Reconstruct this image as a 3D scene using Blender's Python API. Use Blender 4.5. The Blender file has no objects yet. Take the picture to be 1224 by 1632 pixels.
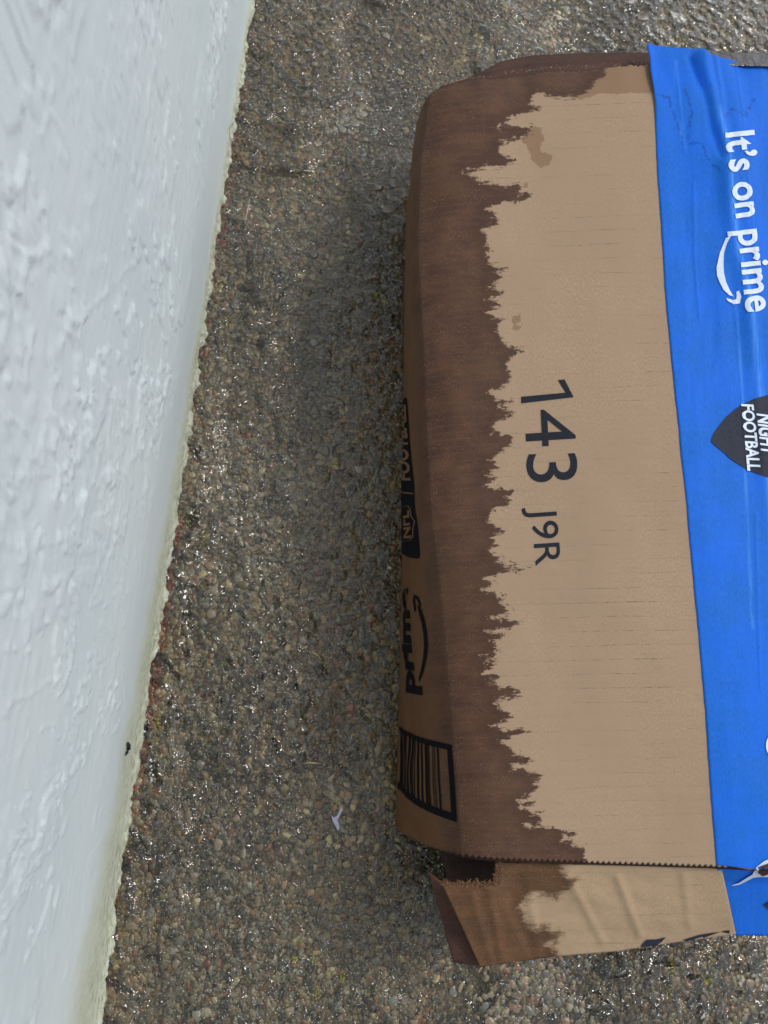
import bpy, bmesh, math, random
import numpy as np
from mathutils import Vector, Matrix
from mathutils.bvhtree import BVHTree

random.seed(7)
RNG = np.random.default_rng(7)
scene = bpy.context.scene
COL = scene.collection

# ------------------------------------------------------------------ camera
FPX, CX, CY = 1180.0, 612.0, 816.0            # focal length and centre in photo pixels
NAD = (430.0, 1120.0)                         # where the plumb line under the camera falls
CAMH = 0.62
zc = -np.array([(NAD[0]-CX)/FPX, -(NAD[1]-CY)/FPX, -1.0]); zc /= np.linalg.norm(zc)
xc = np.array([1.0, 0, 0]); xc -= zc*xc.dot(zc); xc /= np.linalg.norm(xc)
yc = np.cross(zc, xc)
W2C = np.array([xc, yc, zc]).T                # columns: world axes in camera space
C2W = W2C.T
CAM = np.array([0.0, 0.0, CAMH])
cam_data = bpy.data.cameras.new('camera')
cam_data.sensor_fit = 'VERTICAL'; cam_data.sensor_height = 36.0; cam_data.sensor_width = 27.0
cam_data.lens = 36.0*FPX/1632.0
cam_data.clip_start = 0.02; cam_data.clip_end = 200.0
cam_data.dof.use_dof = True; cam_data.dof.focus_distance = 0.54; cam_data.dof.aperture_fstop = 14.0
cam = bpy.data.objects.new('camera', cam_data); COL.objects.link(cam)
M = Matrix([[*C2W[r], CAM[r]] for r in range(3)] + [[0, 0, 0, 1]])
cam.matrix_world = M
scene.camera = cam
scene.render.resolution_x = 768; scene.render.resolution_y = 1024

# ------------------------------------------------------------------ world, sun, exposure
SUN_EL, SUN_AZ = math.radians(50), math.radians(22)     # from the right of the picture
world = bpy.data.worlds.new('World'); scene.world = world; world.use_nodes = True
wn = world.node_tree.nodes; wl = world.node_tree.links; wn.clear()
sky = wn.new('ShaderNodeTexSky'); sky.sky_type = 'NISHITA'; sky.sun_disc = False
sky.sun_elevation = SUN_EL; sky.sun_rotation = math.pi/2 - SUN_AZ
sky.air_density = 1.0; sky.dust_density = 2.0; sky.ozone_density = 1.0
hs = wn.new('ShaderNodeHueSaturation'); hs.inputs['Saturation'].default_value = 0.42
bg = wn.new('ShaderNodeBackground'); bg.inputs['Strength'].default_value = 0.13
wo = wn.new('ShaderNodeOutputWorld')
wl.new(sky.outputs[0], hs.inputs['Color']); wl.new(hs.outputs[0], bg.inputs[0]); wl.new(bg.outputs[0], wo.inputs[0])
sl = bpy.data.lights.new('sun', 'SUN'); sl.energy = 0.8; sl.angle = math.radians(11); sl.color = (1.0, 0.96, 0.9)
so = bpy.data.objects.new('sun', sl); COL.objects.link(so); so.location = (3, 0, 4)
sd = Vector((math.cos(SUN_EL)*math.cos(SUN_AZ), math.cos(SUN_EL)*math.sin(SUN_AZ), math.sin(SUN_EL)))
so.rotation_euler = sd.to_track_quat('Z', 'Y').to_euler()
vs = scene.view_settings
vs.view_transform = 'Standard'; vs.look = 'None'; vs.gamma = 1.0; vs.use_curve_mapping = False
vs.exposure = 0.40

# ------------------------------------------------------------------ helpers
def P(px, py, z=0.0):
    """point of the horizontal plane at height z that the photo shows at (px, py)"""
    px = np.asarray(px, float); py = np.asarray(py, float)
    d = np.stack([(px-CX)/FPX, -(py-CY)/FPX, -np.ones_like(px+py)+0*px], -1) @ C2W.T
    k = (np.asarray(z, float)-CAMH)/d[..., 2]
    return CAM + d*k[..., None]

def hash2(ix, iy, seed):
    h = (ix.astype(np.int64)*374761393 + iy.astype(np.int64)*668265263 + seed*1442695041) & 0x7fffffff
    h = ((h ^ (h >> 13))*1274126177) & 0x7fffffff
    return ((h ^ (h >> 16)) & 0xffff)/65535.0

def vnoise(x, y, seed=0):
    x = np.asarray(x, float); y = np.asarray(y, float)
    ix = np.floor(x); iy = np.floor(y); fx = x-ix; fy = y-iy
    fx = fx*fx*fx*(fx*(fx*6-15)+10); fy = fy*fy*fy*(fy*(fy*6-15)+10)
    a = hash2(ix, iy, seed); b = hash2(ix+1, iy, seed); c = hash2(ix, iy+1, seed); d = hash2(ix+1, iy+1, seed)
    return (a*(1-fx)+b*fx)*(1-fy) + (c*(1-fx)+d*fx)*fy

def fbm(x, y, seed=0, octv=4):
    s = 0; a = 0.5; t = 0
    for o in range(octv):
        s = s + a*vnoise(x*2**o+17.3*o, y*2**o-9.1*o, seed+o*13); t += a; a *= 0.5
    return s/t

def sstep(a, b, x):
    t = np.clip((x-a)/(b-a), 0, 1); return t*t*(3-2*t)

def interp(pts, q):
    pts = np.array(pts, float); return np.interp(q, pts[:, 0], pts[:, 1])

def polydist(X, Y, poly, closed=False):
    poly = np.array(poly, float); n = len(poly); best = np.full(X.shape, 1e9)
    for i in range(n if closed else n-1):
        a = poly[i]; b = poly[(i+1) % n]; ab = b-a; L = ab.dot(ab)+1e-12
        t = np.clip(((X-a[0])*ab[0]+(Y-a[1])*ab[1])/L, 0, 1)
        best = np.minimum(best, (X-a[0]-t*ab[0])**2+(Y-a[1]-t*ab[1])**2)
    return np.sqrt(best)

def inside(X, Y, poly):
    poly = np.array(poly, float); n = len(poly); c = np.zeros(X.shape, bool)
    for i in range(n):
        x0, y0 = poly[i]; x1, y1 = poly[(i+1) % n]
        if y0 == y1: continue
        m = ((y0 > Y) != (y1 > Y)) & (X < (x1-x0)*(Y-y0)/(y1-y0)+x0); c ^= m
    return c

def project(V):
    d = (V-CAM) @ C2W
    return CX+FPX*d[..., 0]/-d[..., 2], CY-FPX*d[..., 1]/-d[..., 2]

def link(name, me, mat=None, parent=None, smooth=True):
    o = bpy.data.objects.new(name, me); COL.objects.link(o)
    if mat: me.materials.append(mat)
    if smooth: me.shade_smooth()
    if parent: o.parent = parent
    return o

def fast_mesh(name, V, F):
    """V (n,3), F (m,k) with k = 3 or 4"""
    me = bpy.data.meshes.new(name); V = np.ascontiguousarray(V, np.float32); F = np.ascontiguousarray(F, np.int32)
    k = F.shape[1]; me.vertices.add(len(V)); me.vertices.foreach_set('co', V.ravel())
    me.loops.add(F.size); me.loops.foreach_set('vertex_index', F.ravel())
    me.polygons.add(len(F)); me.polygons.foreach_set('loop_start', np.arange(len(F), dtype=np.int32)*k)
    me.update(calc_edges=True); me.validate(); return me

def grid_faces(nr, nc, flip=False):
    i = np.arange(nr*nc).reshape(nr, nc)
    q = np.stack([i[:-1, :-1], i[:-1, 1:], i[1:, 1:], i[1:, :-1]], -1).reshape(-1, 4)
    return q[:, ::-1] if flip else q

def up_grid(name, G, want=(0, 0, 1)):
    nr, nc = G.shape[:2]; a = G[nr//2, nc//2]; b = G[nr//2, nc//2+1]; c = G[nr//2+1, nc//2]
    n = np.cross(b-a, c-a)
    return fast_mesh(name, G.reshape(-1, 3), grid_faces(nr, nc, flip=n.dot(np.array(want)) < 0))

def attr(me, name, vals):
    a = me.attributes.new(name, 'FLOAT', 'POINT'); a.data.foreach_set('value', np.ascontiguousarray(vals, np.float32).ravel())

def vcol(me, name, rgb):
    a = me.attributes.new(name, 'FLOAT_COLOR', 'POINT')
    c = np.ones((len(rgb), 4), np.float32); c[:, :3] = rgb; a.data.foreach_set('color', c.ravel())

def solid(o, t, offset=-1):
    m = o.modifiers.new('thickness', 'SOLIDIFY'); m.thickness = t; m.offset = offset; m.use_rim = True

def tag(o, label=None, cat=None, group=None, kind=None):
    if label: o['label'] = label
    if cat: o['category'] = cat
    if group: o['group'] = group
    if kind: o['kind'] = kind
    return o

# node helper
class NT:
    def __init__(s, name):
        s.m = bpy.data.materials.new(name); s.m.use_nodes = True; s.t = s.m.node_tree; s.t.nodes.clear()
        s.out = s.n('ShaderNodeOutputMaterial'); s.b = s.n('ShaderNodeBsdfPrincipled'); s.l(s.b.outputs[0], s.out.inputs[0])
        s.tc = s.n('ShaderNodeNewGeometry').outputs['Position']
    def n(s, t): return s.t.nodes.new(t)
    def l(s, a, b): s.t.links.new(a, b)
    def put(s, v, sock):
        if hasattr(v, 'is_linked') or hasattr(v, 'links'): s.l(v, sock)
        else: sock.default_value = v
    def vec(s, scale, rot=(0, 0, 0), src=None):
        m = s.n('ShaderNodeMapping'); m.inputs['Scale'].default_value = scale; m.inputs['Rotation'].default_value = rot
        s.l(src or s.tc, m.inputs['Vector']); return m.outputs[0]
    def noise(s, scale, detail=4, rough=0.5, vec=None, dist=0.0):
        n = s.n('ShaderNodeTexNoise'); n.inputs['Scale'].default_value = scale; n.inputs['Detail'].default_value = detail
        n.inputs['Roughness'].default_value = rough; n.inputs['Distortion'].default_value = dist
        s.l(vec or s.tc, n.inputs['Vector']); return n.outputs['Fac']
    def vor(s, scale, feature='F1', vec=None, out='Distance'):
        n = s.n('ShaderNodeTexVoronoi'); n.feature = feature; n.inputs['Scale'].default_value = scale
        s.l(vec or s.tc, n.inputs['Vector']); return n.outputs[out]
    def attr(s, name, out='Fac'):
        a = s.n('ShaderNodeAttribute'); a.attribute_name = name; return a.outputs[out]
    def math(s, op, a, b=0.0, c=0.0, clamp=False):
        n = s.n('ShaderNodeMath'); n.operation = op; n.use_clamp = clamp
        s.put(a, n.inputs[0]); s.put(b, n.inputs[1]); s.put(c, n.inputs[2]); return n.outputs[0]
    def map(s, v, a, b, c=0.0, d=1.0, smooth=True):
        n = s.n('ShaderNodeMapRange'); n.interpolation_type = 'SMOOTHSTEP' if smooth else 'LINEAR'
        s.put(v, n.inputs['Value'])
        for k, x in (('From Min', a), ('From Max', b), ('To Min', c), ('To Max', d)): n.inputs[k].default_value = x
        return n.outputs[0]
    def mix(s, f, a, b, mode='MIX'):
        n = s.n('ShaderNodeMix'); n.data_type = 'RGBA'; n.blend_type = mode
        s.put(f, n.inputs[0])
        for v, k in ((a, 6), (b, 7)):
            if isinstance(v, tuple): n.inputs[k].default_value = (*v[:3], 1)
            else: s.l(v, n.inputs[k])
        return n.outputs[2]
    def bump(s, h, dist, strength=1.0, normal=None):
        n = s.n('ShaderNodeBump'); n.inputs['Distance'].default_value = dist; n.inputs['Strength'].default_value = strength
        s.l(h, n.inputs['Height'])
        if normal: s.l(normal, n.inputs['Normal'])
        return n.outputs[0]
    def set(s, **k):
        for a, v in k.items():
            sock = s.b.inputs[a.replace('_', ' ')]
            if isinstance(v, tuple): v = (*v, 1) if len(v) == 3 else v
            s.put(v, sock)
        return s.m
    def px(s):
        """sheet coordinates in photo pixel sized units, stored on the mesh (like a UV map)"""
        c = s.n('ShaderNodeCombineXYZ'); s.l(s.attr('sx'), c.inputs[0]); s.l(s.attr('sy'), c.inputs[1]); return c.outputs[0]

# ------------------------------------------------------------------ materials
def cardboard(name, base=(0.385, 0.270, 0.178), wetcol=(0.074, 0.037, 0.024), always_wet=False, soft=1.0, gloss=0.62):
    k = NT(name); c = k.px()
    fib = k.noise(0.35, 3, 0.6, k.vec((1.6, 0.7, 1), src=c))
    fleck = k.noise(0.55, 2, 0.7, c)
    big = k.noise(0.006, 3, 0.5, c)
    gra = k.noise(0.22, 4, 0.75, c)
    dry = k.mix(k.map(fib, 0.3, 0.7), tuple(x*0.80 for x in base), tuple(x*1.14 for x in base))
    dry = k.mix(k.map(gra, 0.35, 0.65, 0, 0.6), dry, (base[0]*0.82, base[1]*0.82, base[2]*0.80))
    dry = k.mix(k.map(big, 0.35, 0.7), dry, tuple(x*0.88 for x in base))
    dry = k.mix(k.map(fleck, 0.72, 0.80, 0, 0.55), dry, (0.2, 0.13, 0.075))
    # flute lines showing through the liner: long thin broken lines
    yy = k.math('ADD', k.attr('sy'), k.math('MULTIPLY', k.attr('sx'), 0.02))
    yy = k.math('ADD', yy, k.math('MULTIPLY', k.noise(0.01, 2, 0.5, c), 5.0))
    saw = k.math('ABSOLUTE', k.math('SUBTRACT', k.math('FRACT', k.math('DIVIDE', yy, 22.6)), 0.5))
    faint = k.map(saw, 0.09, 0.0)
    saw2 = k.math('ABSOLUTE', k.math('SUBTRACT', k.math('FRACT', k.math('DIVIDE', yy, 11.3)), 0.5))
    dry = k.mix(k.math('MULTIPLY', faint, k.map(k.noise(0.03, 3, 0.7, k.vec((0.5, 1.5, 1), src=c)), 0.44, 0.64, 0.0, 0.26)), dry, (0.20, 0.14, 0.095))
    zone = k.math('MULTIPLY', k.math('MAXIMUM', k.math('MULTIPLY', k.map(k.noise(0.009, 2, 0.5, c), 0.52, 0.66), 0.6), k.map(k.math('ADD', k.math('POWER', k.math('DIVIDE', k.math('SUBTRACT', k.attr('sx'), 985.0), 100.0), 2.0), k.math('POWER', k.math('DIVIDE', k.math('SUBTRACT', k.attr('sy'), 1030.0), 120.0), 2.0)), 1.3, 0.3)), k.map(k.noise(0.13, 3, 0.8, k.vec((0.45, 1, 1), src=c)), 0.46, 0.62))
    dry = k.mix(k.math('MULTIPLY', k.math('MULTIPLY', k.map(saw, 0.05, 0.0), zone), 0.8), dry, (0.09, 0.075, 0.06))
    dry = k.mix(k.map(k.noise(0.14, 2, 0.7, c), 0.76, 0.80, 0, 0.5), dry, (0.10, 0.07, 0.045))
    wf = k.noise(0.36, 3, 0.75, k.vec((1.2, 0.8, 1), src=c))
    wb = k.noise(0.02, 4, 0.65, k.vec((0.9, 1.3, 1), src=c))
    w0 = wetcol
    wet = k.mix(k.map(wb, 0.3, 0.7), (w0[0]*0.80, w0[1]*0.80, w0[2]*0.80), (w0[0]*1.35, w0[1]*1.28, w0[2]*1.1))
    wet = k.mix(k.map(k.noise(0.006, 2, 0.5, c), 0.45, 0.62, 0, 0.35), wet, (w0[0]*1.15, w0[1]*1.35, w0[2]*1.05))
    wet = k.mix(k.math('MULTIPLY', k.map(saw2, 0.25, 0.0), 0.22), wet, (w0[0]*1.6, w0[1]*1.6, w0[2]*1.6))
    wet = k.mix(k.math('MULTIPLY', k.map(wf, 0.52, 0.70), k.map(k.noise(0.035, 4, 0.65, c), 0.35, 0.65, 0.15, 0.9)), wet, (w0[0]*3.2, w0[1]*2.9, w0[2]*3.0))
    cw = k.math('MULTIPLY', k.map(k.math('ADD', k.attr('worn'), k.math('MULTIPLY', k.noise(0.04, 2, 0.5, c), 14.0)), 22.0, 2.0), k.map(k.noise(0.33, 4, 0.85, c), 0.56, 0.66))
    side = k.map(k.attr('side'), 0.0, 1.0)
    wet = k.mix(k.math('MULTIPLY', side, 0.6), wet, (0.14, 0.068, 0.030))  # orange brown flank, lightened to paint in light bounced off the wall
    wet = k.mix(k.math('MULTIPLY', cw, 0.6), wet, (0.40, 0.29, 0.17))
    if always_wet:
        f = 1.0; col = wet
    else:
        n1 = k.noise(0.055, 6, 0.72, k.vec((0.75, 1.6, 1), src=c), 0.4)
        n2 = k.noise(0.30, 4, 0.8, k.vec((0.6, 1.1, 1), src=c))
        n3 = k.noise(0.15, 4, 0.75, k.vec((0.45, 1.3, 1), src=c))
        sd = k.math('ADD', k.attr('wet'), k.math('MULTIPLY', k.math('SUBTRACT', n3, 0.5), 20.0))          # signed distance to the tide line of the soaked area
        v = k.math('ADD', sd, k.math('ADD', k.math('MULTIPLY', k.math('SUBTRACT', n1, 0.5), 44.0),
                                     k.math('MULTIPLY', k.math('SUBTRACT', n2, 0.5), 15.0)))
        f = k.map(v, -1.4*soft, 2.2*soft)
        tide = k.math('MULTIPLY', k.map(v, -1, 5), k.map(v, 28, 4))
        wet = k.mix(k.math('MULTIPLY', tide, 0.6), wet, (w0[0]*0.72, w0[1]*0.68, w0[2]*0.62))
        blob = k.map(k.math('ADD', k.attr('damp'), k.math('MULTIPLY', k.math('SUBTRACT', k.noise(0.09, 5, 0.7, c), 0.5), 16.0)), -0.6, 1.6)
        dry = k.mix(k.math('MULTIPLY', blob, 0.8), dry, (0.225, 0.135, 0.078))
        col = k.mix(f, dry, wet)
    fl = k.n('ShaderNodeTexWave'); fl.wave_type = 'BANDS'; fl.bands_direction = 'Y'
    fl.inputs['Scale'].default_value = 0.03; fl.inputs['Distortion'].default_value = 1.2; fl.inputs['Detail'].default_value = 2
    fl.inputs['Detail Scale'].default_value = 0.3
    k.l(c, fl.inputs['Vector'])
    b1 = k.bump(k.math('MULTIPLY', k.map(saw, 0.0, 0.5), k.map(k.noise(0.02, 3, 0.6, c), 0.4, 0.7)), 0.00022, 0.8); b2 = k.bump(fib, 0.00016, 1.0, b1)
    b3 = k.bump(k.noise(0.012, 3, 0.5, c), 0.003, 0.5, b2)
    rough = k.math('SUBTRACT', 0.85, k.math('MULTIPLY', f, 0.85-gloss)) if not always_wet else gloss
    return k.set(Base_Color=col, Roughness=rough, Normal=b3, Specular_IOR_Level=0.2)

M_card = cardboard('cardboard')
M_wet = cardboard('soaked cardboard', always_wet=True)
M_dark = cardboard('soaked inner cardboard', wetcol=(0.055, 0.026, 0.020), always_wet=True)
M_inside = cardboard('shadowed soaked board inside', wetcol=(0.028, 0.015, 0.012), always_wet=True)  # near black base colour paints in the shade behind the notch
M_flap = cardboard('flap cardboard', base=(0.44, 0.31, 0.195), wetcol=(0.105, 0.054, 0.027), gloss=0.38, soft=5.0)

def blue_mat():
    k = NT('blue printed paper'); c = k.px()
    fine = k.noise(0.4, 3, 0.6, k.vec((1.5, 0.35, 1), src=c))
    big = k.noise(0.012, 4, 0.6, c)
    col = k.mix(k.map(fine, 0.3, 0.7), (0.010, 0.122, 0.53), (0.016, 0.158, 0.64))
    col = k.mix(k.map(big, 0.35, 0.7, 0, 0.5), col, (0.014, 0.15, 0.84))
    td = k.math('ADD', k.attr('tide'), k.math('MULTIPLY', k.math('SUBTRACT', k.noise(0.09, 5, 0.75, c), 0.5), 22.0))
    line = k.math('MULTIPLY', k.map(k.math('ABSOLUTE', td), 2.0, 0.4), k.map(k.noise(0.05, 2, 0.5, c), 0.30, 0.42))
    col = k.mix(k.math('MULTIPLY', line, 0.6), col, (0.01, 0.05, 0.27))
    # thin pale lines running down the band in broken patches
    wl_ = k.noise(0.16, 1, 0.5, k.vec((1.0, 0.012, 1), src=c)); wd = k.noise(0.02, 2, 0.5, c)
    pale_lines = k.math('MULTIPLY', k.map(wl_, 0.745, 0.78), k.map(wd, 0.4, 0.6))
    col = k.mix(k.math('MULTIPLY', pale_lines, 0.3), col, (0.12, 0.42, 0.95))
    painted_sheen = k.math('MULTIPLY', k.map(k.attr('painted_sheen'), 11.0, 0.0), k.map(k.noise(0.08, 4, 0.7, k.vec((1.5, 0.12, 1), src=c)), 0.36, 0.62))  # sheen along the raised crease, painted in as a pale streak
    col = k.mix(k.math('MULTIPLY', painted_sheen, 0.55), col, (0.10, 0.36, 0.86))
    sp = k.noise(0.9, 2, 0.8, c)
    col = k.mix(k.map(sp, 0.76, 0.82, 0, 0.5), col, (0.2, 0.42, 0.85))
    b1 = k.bump(k.noise(0.03, 4, 0.55, k.vec((1.6, 0.45, 1), src=c)), 0.0010, 0.7)
    b2 = k.bump(fine, 0.00008, 1.0, b1)
    return k.set(Base_Color=col, Roughness=0.6, Normal=b2, Specular_IOR_Level=0.10)
M_blue = blue_mat()

def plain(name, col, rough=0.5, spec=0.5, var=0.0, scale=900, bump=0.0):
    k = NT(name)
    n = k.noise(scale, 3, 0.6)
    c = k.mix(k.map(n, 0.3, 0.7), tuple(x*(1-var) for x in col), tuple(min(1, x*(1+var)) for x in col))
    kw = dict(Base_Color=c, Roughness=rough, Specular_IOR_Level=spec)
    if bump: kw['Normal'] = k.bump(n, bump)
    return k.set(**kw)
M_ink = plain('black ink', (0.018, 0.020, 0.028), 0.75, 0.12, 0.75, 2200)
M_side_ink = plain('black ink on soaked board', (0.006, 0.006, 0.008), 0.8, 0.08, 0.3)
M_side_gap = plain('brown knocked out ink', (0.15, 0.075, 0.04), 0.55, 0.3, 0.2)
M_white = plain('white ink', (0.62, 0.72, 0.86), 0.45, 0.4, 0.1)
M_ball = plain('dark grey ink', (0.022, 0.027, 0.045), 0.6, 0.15, 0.3)
M_torn = plain('torn white paper', (0.6, 0.66, 0.75), 0.9, 0.1, 0.15, 1500, 0.0004)
M_fibre = plain('pale cardboard fibre', (0.36, 0.25, 0.15), 0.85, 0.2, 0.3, 1500)
M_fray = plain('frayed cardboard fibre', (0.17, 0.09, 0.05), 0.85, 0.2, 0.4, 1500, 0.0005)

def tape_mat():
    k = NT('clear packing tape')
    k.set(Base_Color=(0.05, 0.045, 0.05), Roughness=0.12, Specular_IOR_Level=0.7, Normal=k.bump(k.noise(120, 3, 0.6), 0.003))
    return k.m
M_tape = tape_mat()

def wall_mat():
    k = NT('painted stucco')
    hz = k.attr('hz'); ca = k.attr('along')
    cc = k.n('ShaderNodeCombineXYZ'); k.l(ca, cc.inputs[0]); k.l(hz, cc.inputs[1]); c = cc.outputs[0]
    big = k.noise(6, 3, 0.5, c)
    col = k.mix(k.map(big, 0.3, 0.7), (0.60, 0.685, 0.70), (0.65, 0.715, 0.72))
    # pale mineral / algae band above the ground, ragged
    n = k.noise(28, 5, 0.65, k.vec((1, 0.6, 1), src=c))
    e = k.math('SUBTRACT', k.attr('eh'), k.math('MULTIPLY', k.math('SUBTRACT', n, 0.5), 0.045))
    band = k.map(e, 0.056, 0.020)
    gcol = k.mix(k.map(k.noise(160, 4, 0.7, c), 0.35, 0.7), (0.52, 0.55, 0.38), (0.64, 0.67, 0.52))
    col = k.mix(k.math('MULTIPLY', band, 0.8), col, gcol)
    dirt = k.math('MULTIPLY', k.map(e, 0.034, 0.006), k.map(k.noise(200, 5, 0.8, k.vec((0.5, 1, 1), src=c)), 0.46, 0.6))
    col = k.mix(k.math('MULTIPLY', dirt, 0.6), col, (0.24, 0.23, 0.12))
    sp = k.math('MULTIPLY', k.map(e, 0.06, 0.02), k.map(k.noise(420, 3, 0.8, c), 0.66, 0.72))
    col = k.mix(sp, col, (0.10, 0.10, 0.07))
    # crumbled toe, stained red brown where the old paint shows
    toe = k.map(k.math('ADD', hz, k.math('MULTIPLY', k.noise(150, 4, 0.7, c), 0.004)), 0.0056, 0.0040)
    red = k.mix(k.map(k.noise(14, 2, 0.5, c), 0.42, 0.56), (0.16, 0.13, 0.11), (0.22, 0.075, 0.05))
    col = k.mix(k.math('MULTIPLY', toe, 0.9), col, red)
    # hairline cracks
    cr = k.attr('crack'); crm = k.map(k.math('ADD', cr, k.math('MULTIPLY', k.noise(500, 3, 0.6, c), 0.0010)), 0.00085, 0.0005)
    col = k.mix(k.math('MULTIPLY', crm, 0.6), col, (0.25, 0.28, 0.30))
    st = k.noise(420, 3, 0.6, k.vec((0.06, 1, 1), src=c))
    gr = k.noise(900, 3, 0.6, c)
    b1 = k.bump(st, 0.00016, 0.8); b2 = k.bump(gr, 0.00022, 0.8, b1)
    b3 = k.bump(k.math('MULTIPLY', k.noise(260, 4, 0.75, c), band), 0.002, 0.9, b2)
    return k.set(Base_Color=col, Roughness=0.5, Specular_IOR_Level=0.4, Normal=b3)
M_wall = wall_mat()

def stone_mat():
    k = NT('wet stone chips')
    t = k.attr('tint', 'Color')
    n = k.noise(700, 4, 0.7); n2 = k.noise(2600, 2, 0.6)
    col = k.mix(k.map(n, 0.35, 0.7), k.mix(1.0, t, (0.72, 0.70, 0.68), 'MULTIPLY'), k.mix(1.0, t, (1.22, 1.2, 1.16), 'MULTIPLY'))
    col = k.mix(k.map(n2, 0.62, 0.75, 0, 0.35), col, (0.34, 0.33, 0.30))
    big = k.noise(7, 3, 0.5)
    col = k.mix(k.map(big, 0.4, 0.65, 0, 0.35), col, k.mix(1.0, col, (1.0, 0.88, 0.62), 'MULTIPLY'))
    b = k.bump(n, 0.0006, 0.9); b = k.bump(n2, 0.0002, 0.8, b)
    cb = k.bump(k.noise(900, 2, 0.6), 0.00032, 0.9)
    k.set(Base_Color=col, Roughness=0.42, Specular_IOR_Level=0.5, Normal=b, Coat_Weight=0.9, Coat_Roughness=0.10, Coat_IOR=1.5)
    k.l(cb, k.b.inputs['Coat Normal'])
    return k.m
M_stone = stone_mat()

def ground_mat():
    k = NT('wet aggregate paving')
    cell = k.vor(210, out='Color'); d = k.vor(210, 'DISTANCE_TO_EDGE')
    r = k.n('ShaderNodeSeparateColor'); k.l(cell, r.inputs[0])
    col = k.mix(r.outputs[0], (0.13, 0.112, 0.078), (0.26, 0.225, 0.165))
    col = k.mix(k.map(r.outputs[1], 0.75, 0.9), col, (0.06, 0.07, 0.08))
    col = k.mix(k.map(r.outputs[2], 0.86, 0.95), col, (0.17, 0.085, 0.05))
    col = k.mix(k.map(d, 0.12, 0.0), col, (0.085, 0.074, 0.054))
    b = k.bump(k.map(d, 0.0, 0.2), 0.0012, 0.9); b = k.bump(k.noise(900, 3, 0.7), 0.0006, 0.8, b)
    return k.set(Base_Color=col, Roughness=0.35, Normal=b, Coat_Weight=0.6, Coat_Roughness=0.12)
M_ground = ground_mat()

def water_mat():
    k = NT('thin water film')
    tr = k.n('ShaderNodeBsdfTransparent'); tr.inputs[0].default_value = (0.93, 0.92, 0.87, 1)
    gl = k.n('ShaderNodeBsdfGlossy'); gl.inputs['Roughness'].default_value = 0.03; gl.inputs[0].default_value = (1, 1, 1, 1)
    fr = k.n('ShaderNodeFresnel'); fr.inputs[0].default_value = 1.42
    b0 = k.bump(k.math('MULTIPLY', k.noise(58, 1, 0.5), k.attr('ruffle')), 0.019, 1.0); b = k.bump(k.math('MULTIPLY', k.noise(120, 2, 0.5), k.math('SUBTRACT', 1.0, k.math('MULTIPLY', k.attr('ruffle'), 0.6))), 0.0046, 1.0, b0); b = k.bump(k.noise(380, 2, 0.6), 0.00022, 0.8, b)
    k.l(b, gl.inputs['Normal']); k.l(b, fr.inputs['Normal'])
    mx = k.n('ShaderNodeMixShader'); k.l(fr.outputs[0], mx.inputs[0]); k.l(tr.outputs[0], mx.inputs[1]); k.l(gl.outputs[0], mx.inputs[2])
    k.l(mx.outputs[0], k.out.inputs[0]); return k.m
M_water = water_mat()

# ------------------------------------------------------------------ ground
def axis(a, b, step, far):
    core = np.arange(a, b, step); lo = []; s = step; x = a
    while x > -far: s *= 1.5; x -= s; lo.append(x)
    hi = []; s = step; x = core[-1]
    while x < far: s *= 1.5; x += s; hi.append(x)
    return np.array(lo[::-1]+list(core)+hi)

gx = axis(-0.45, 0.75, 0.012, 40); gy = axis(-0.35, 1.1, 0.012, 40)
Y, X = np.meshgrid(gy, gx, indexing='ij')
near = (np.abs(X) < 2) & (np.abs(Y) < 2)
Z = np.where(near, (fbm(X*9, Y*9, 3)-0.5)*0.002+0.0001, 0.0)
ground = link('ground', up_grid('ground', np.stack([X, Y, Z], -1)), M_ground)
tag(ground, kind='structure')

# wall foot line on the ground
W0 = P(400, 0, 0)[:2]; W1 = P(150, 1632, 0)[:2]
wdir = (W1-W0)/np.linalg.norm(W1-W0); wn2 = np.array([-wdir[1], wdir[0]])
if wn2[0] < 0: wn2 = -wn2
def wall_side(x, y): return (x-W0[0])*wn2[0]+(y-W0[1])*wn2[1]       # distance out of the wall

# loose palette of the chips
PAL = np.array([(0.125, 0.102, 0.078), (0.155, 0.128, 0.098), (0.095, 0.084, 0.07), (0.11, 0.105, 0.098), (0.07, 0.068, 0.066),
                (0.19, 0.155, 0.115), (0.145, 0.088, 0.058), (0.165, 0.105, 0.07), (0.10, 0.112, 0.118), (0.05, 0.055, 0.062),
                (0.125, 0.118, 0.075), (0.235, 0.20, 0.15), (0.155, 0.15, 0.14), (0.035, 0.035, 0.038), (0.30, 0.27, 0.19), (0.17, 0.065, 0.04), (0.21, 0.20, 0.185)])
PAL = PAL*0.82+np.array([0.122, 0.104, 0.079])*0.18
PAL = PAL*np.array([1.47, 1.41, 1.10])
PW = np.array([17, 14, 14, 13, 9, 9, 7, 5, 8, 5, 6, 4, 6, 3, 1.2, 1.0, 3]); PW = PW/PW.sum()

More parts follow.
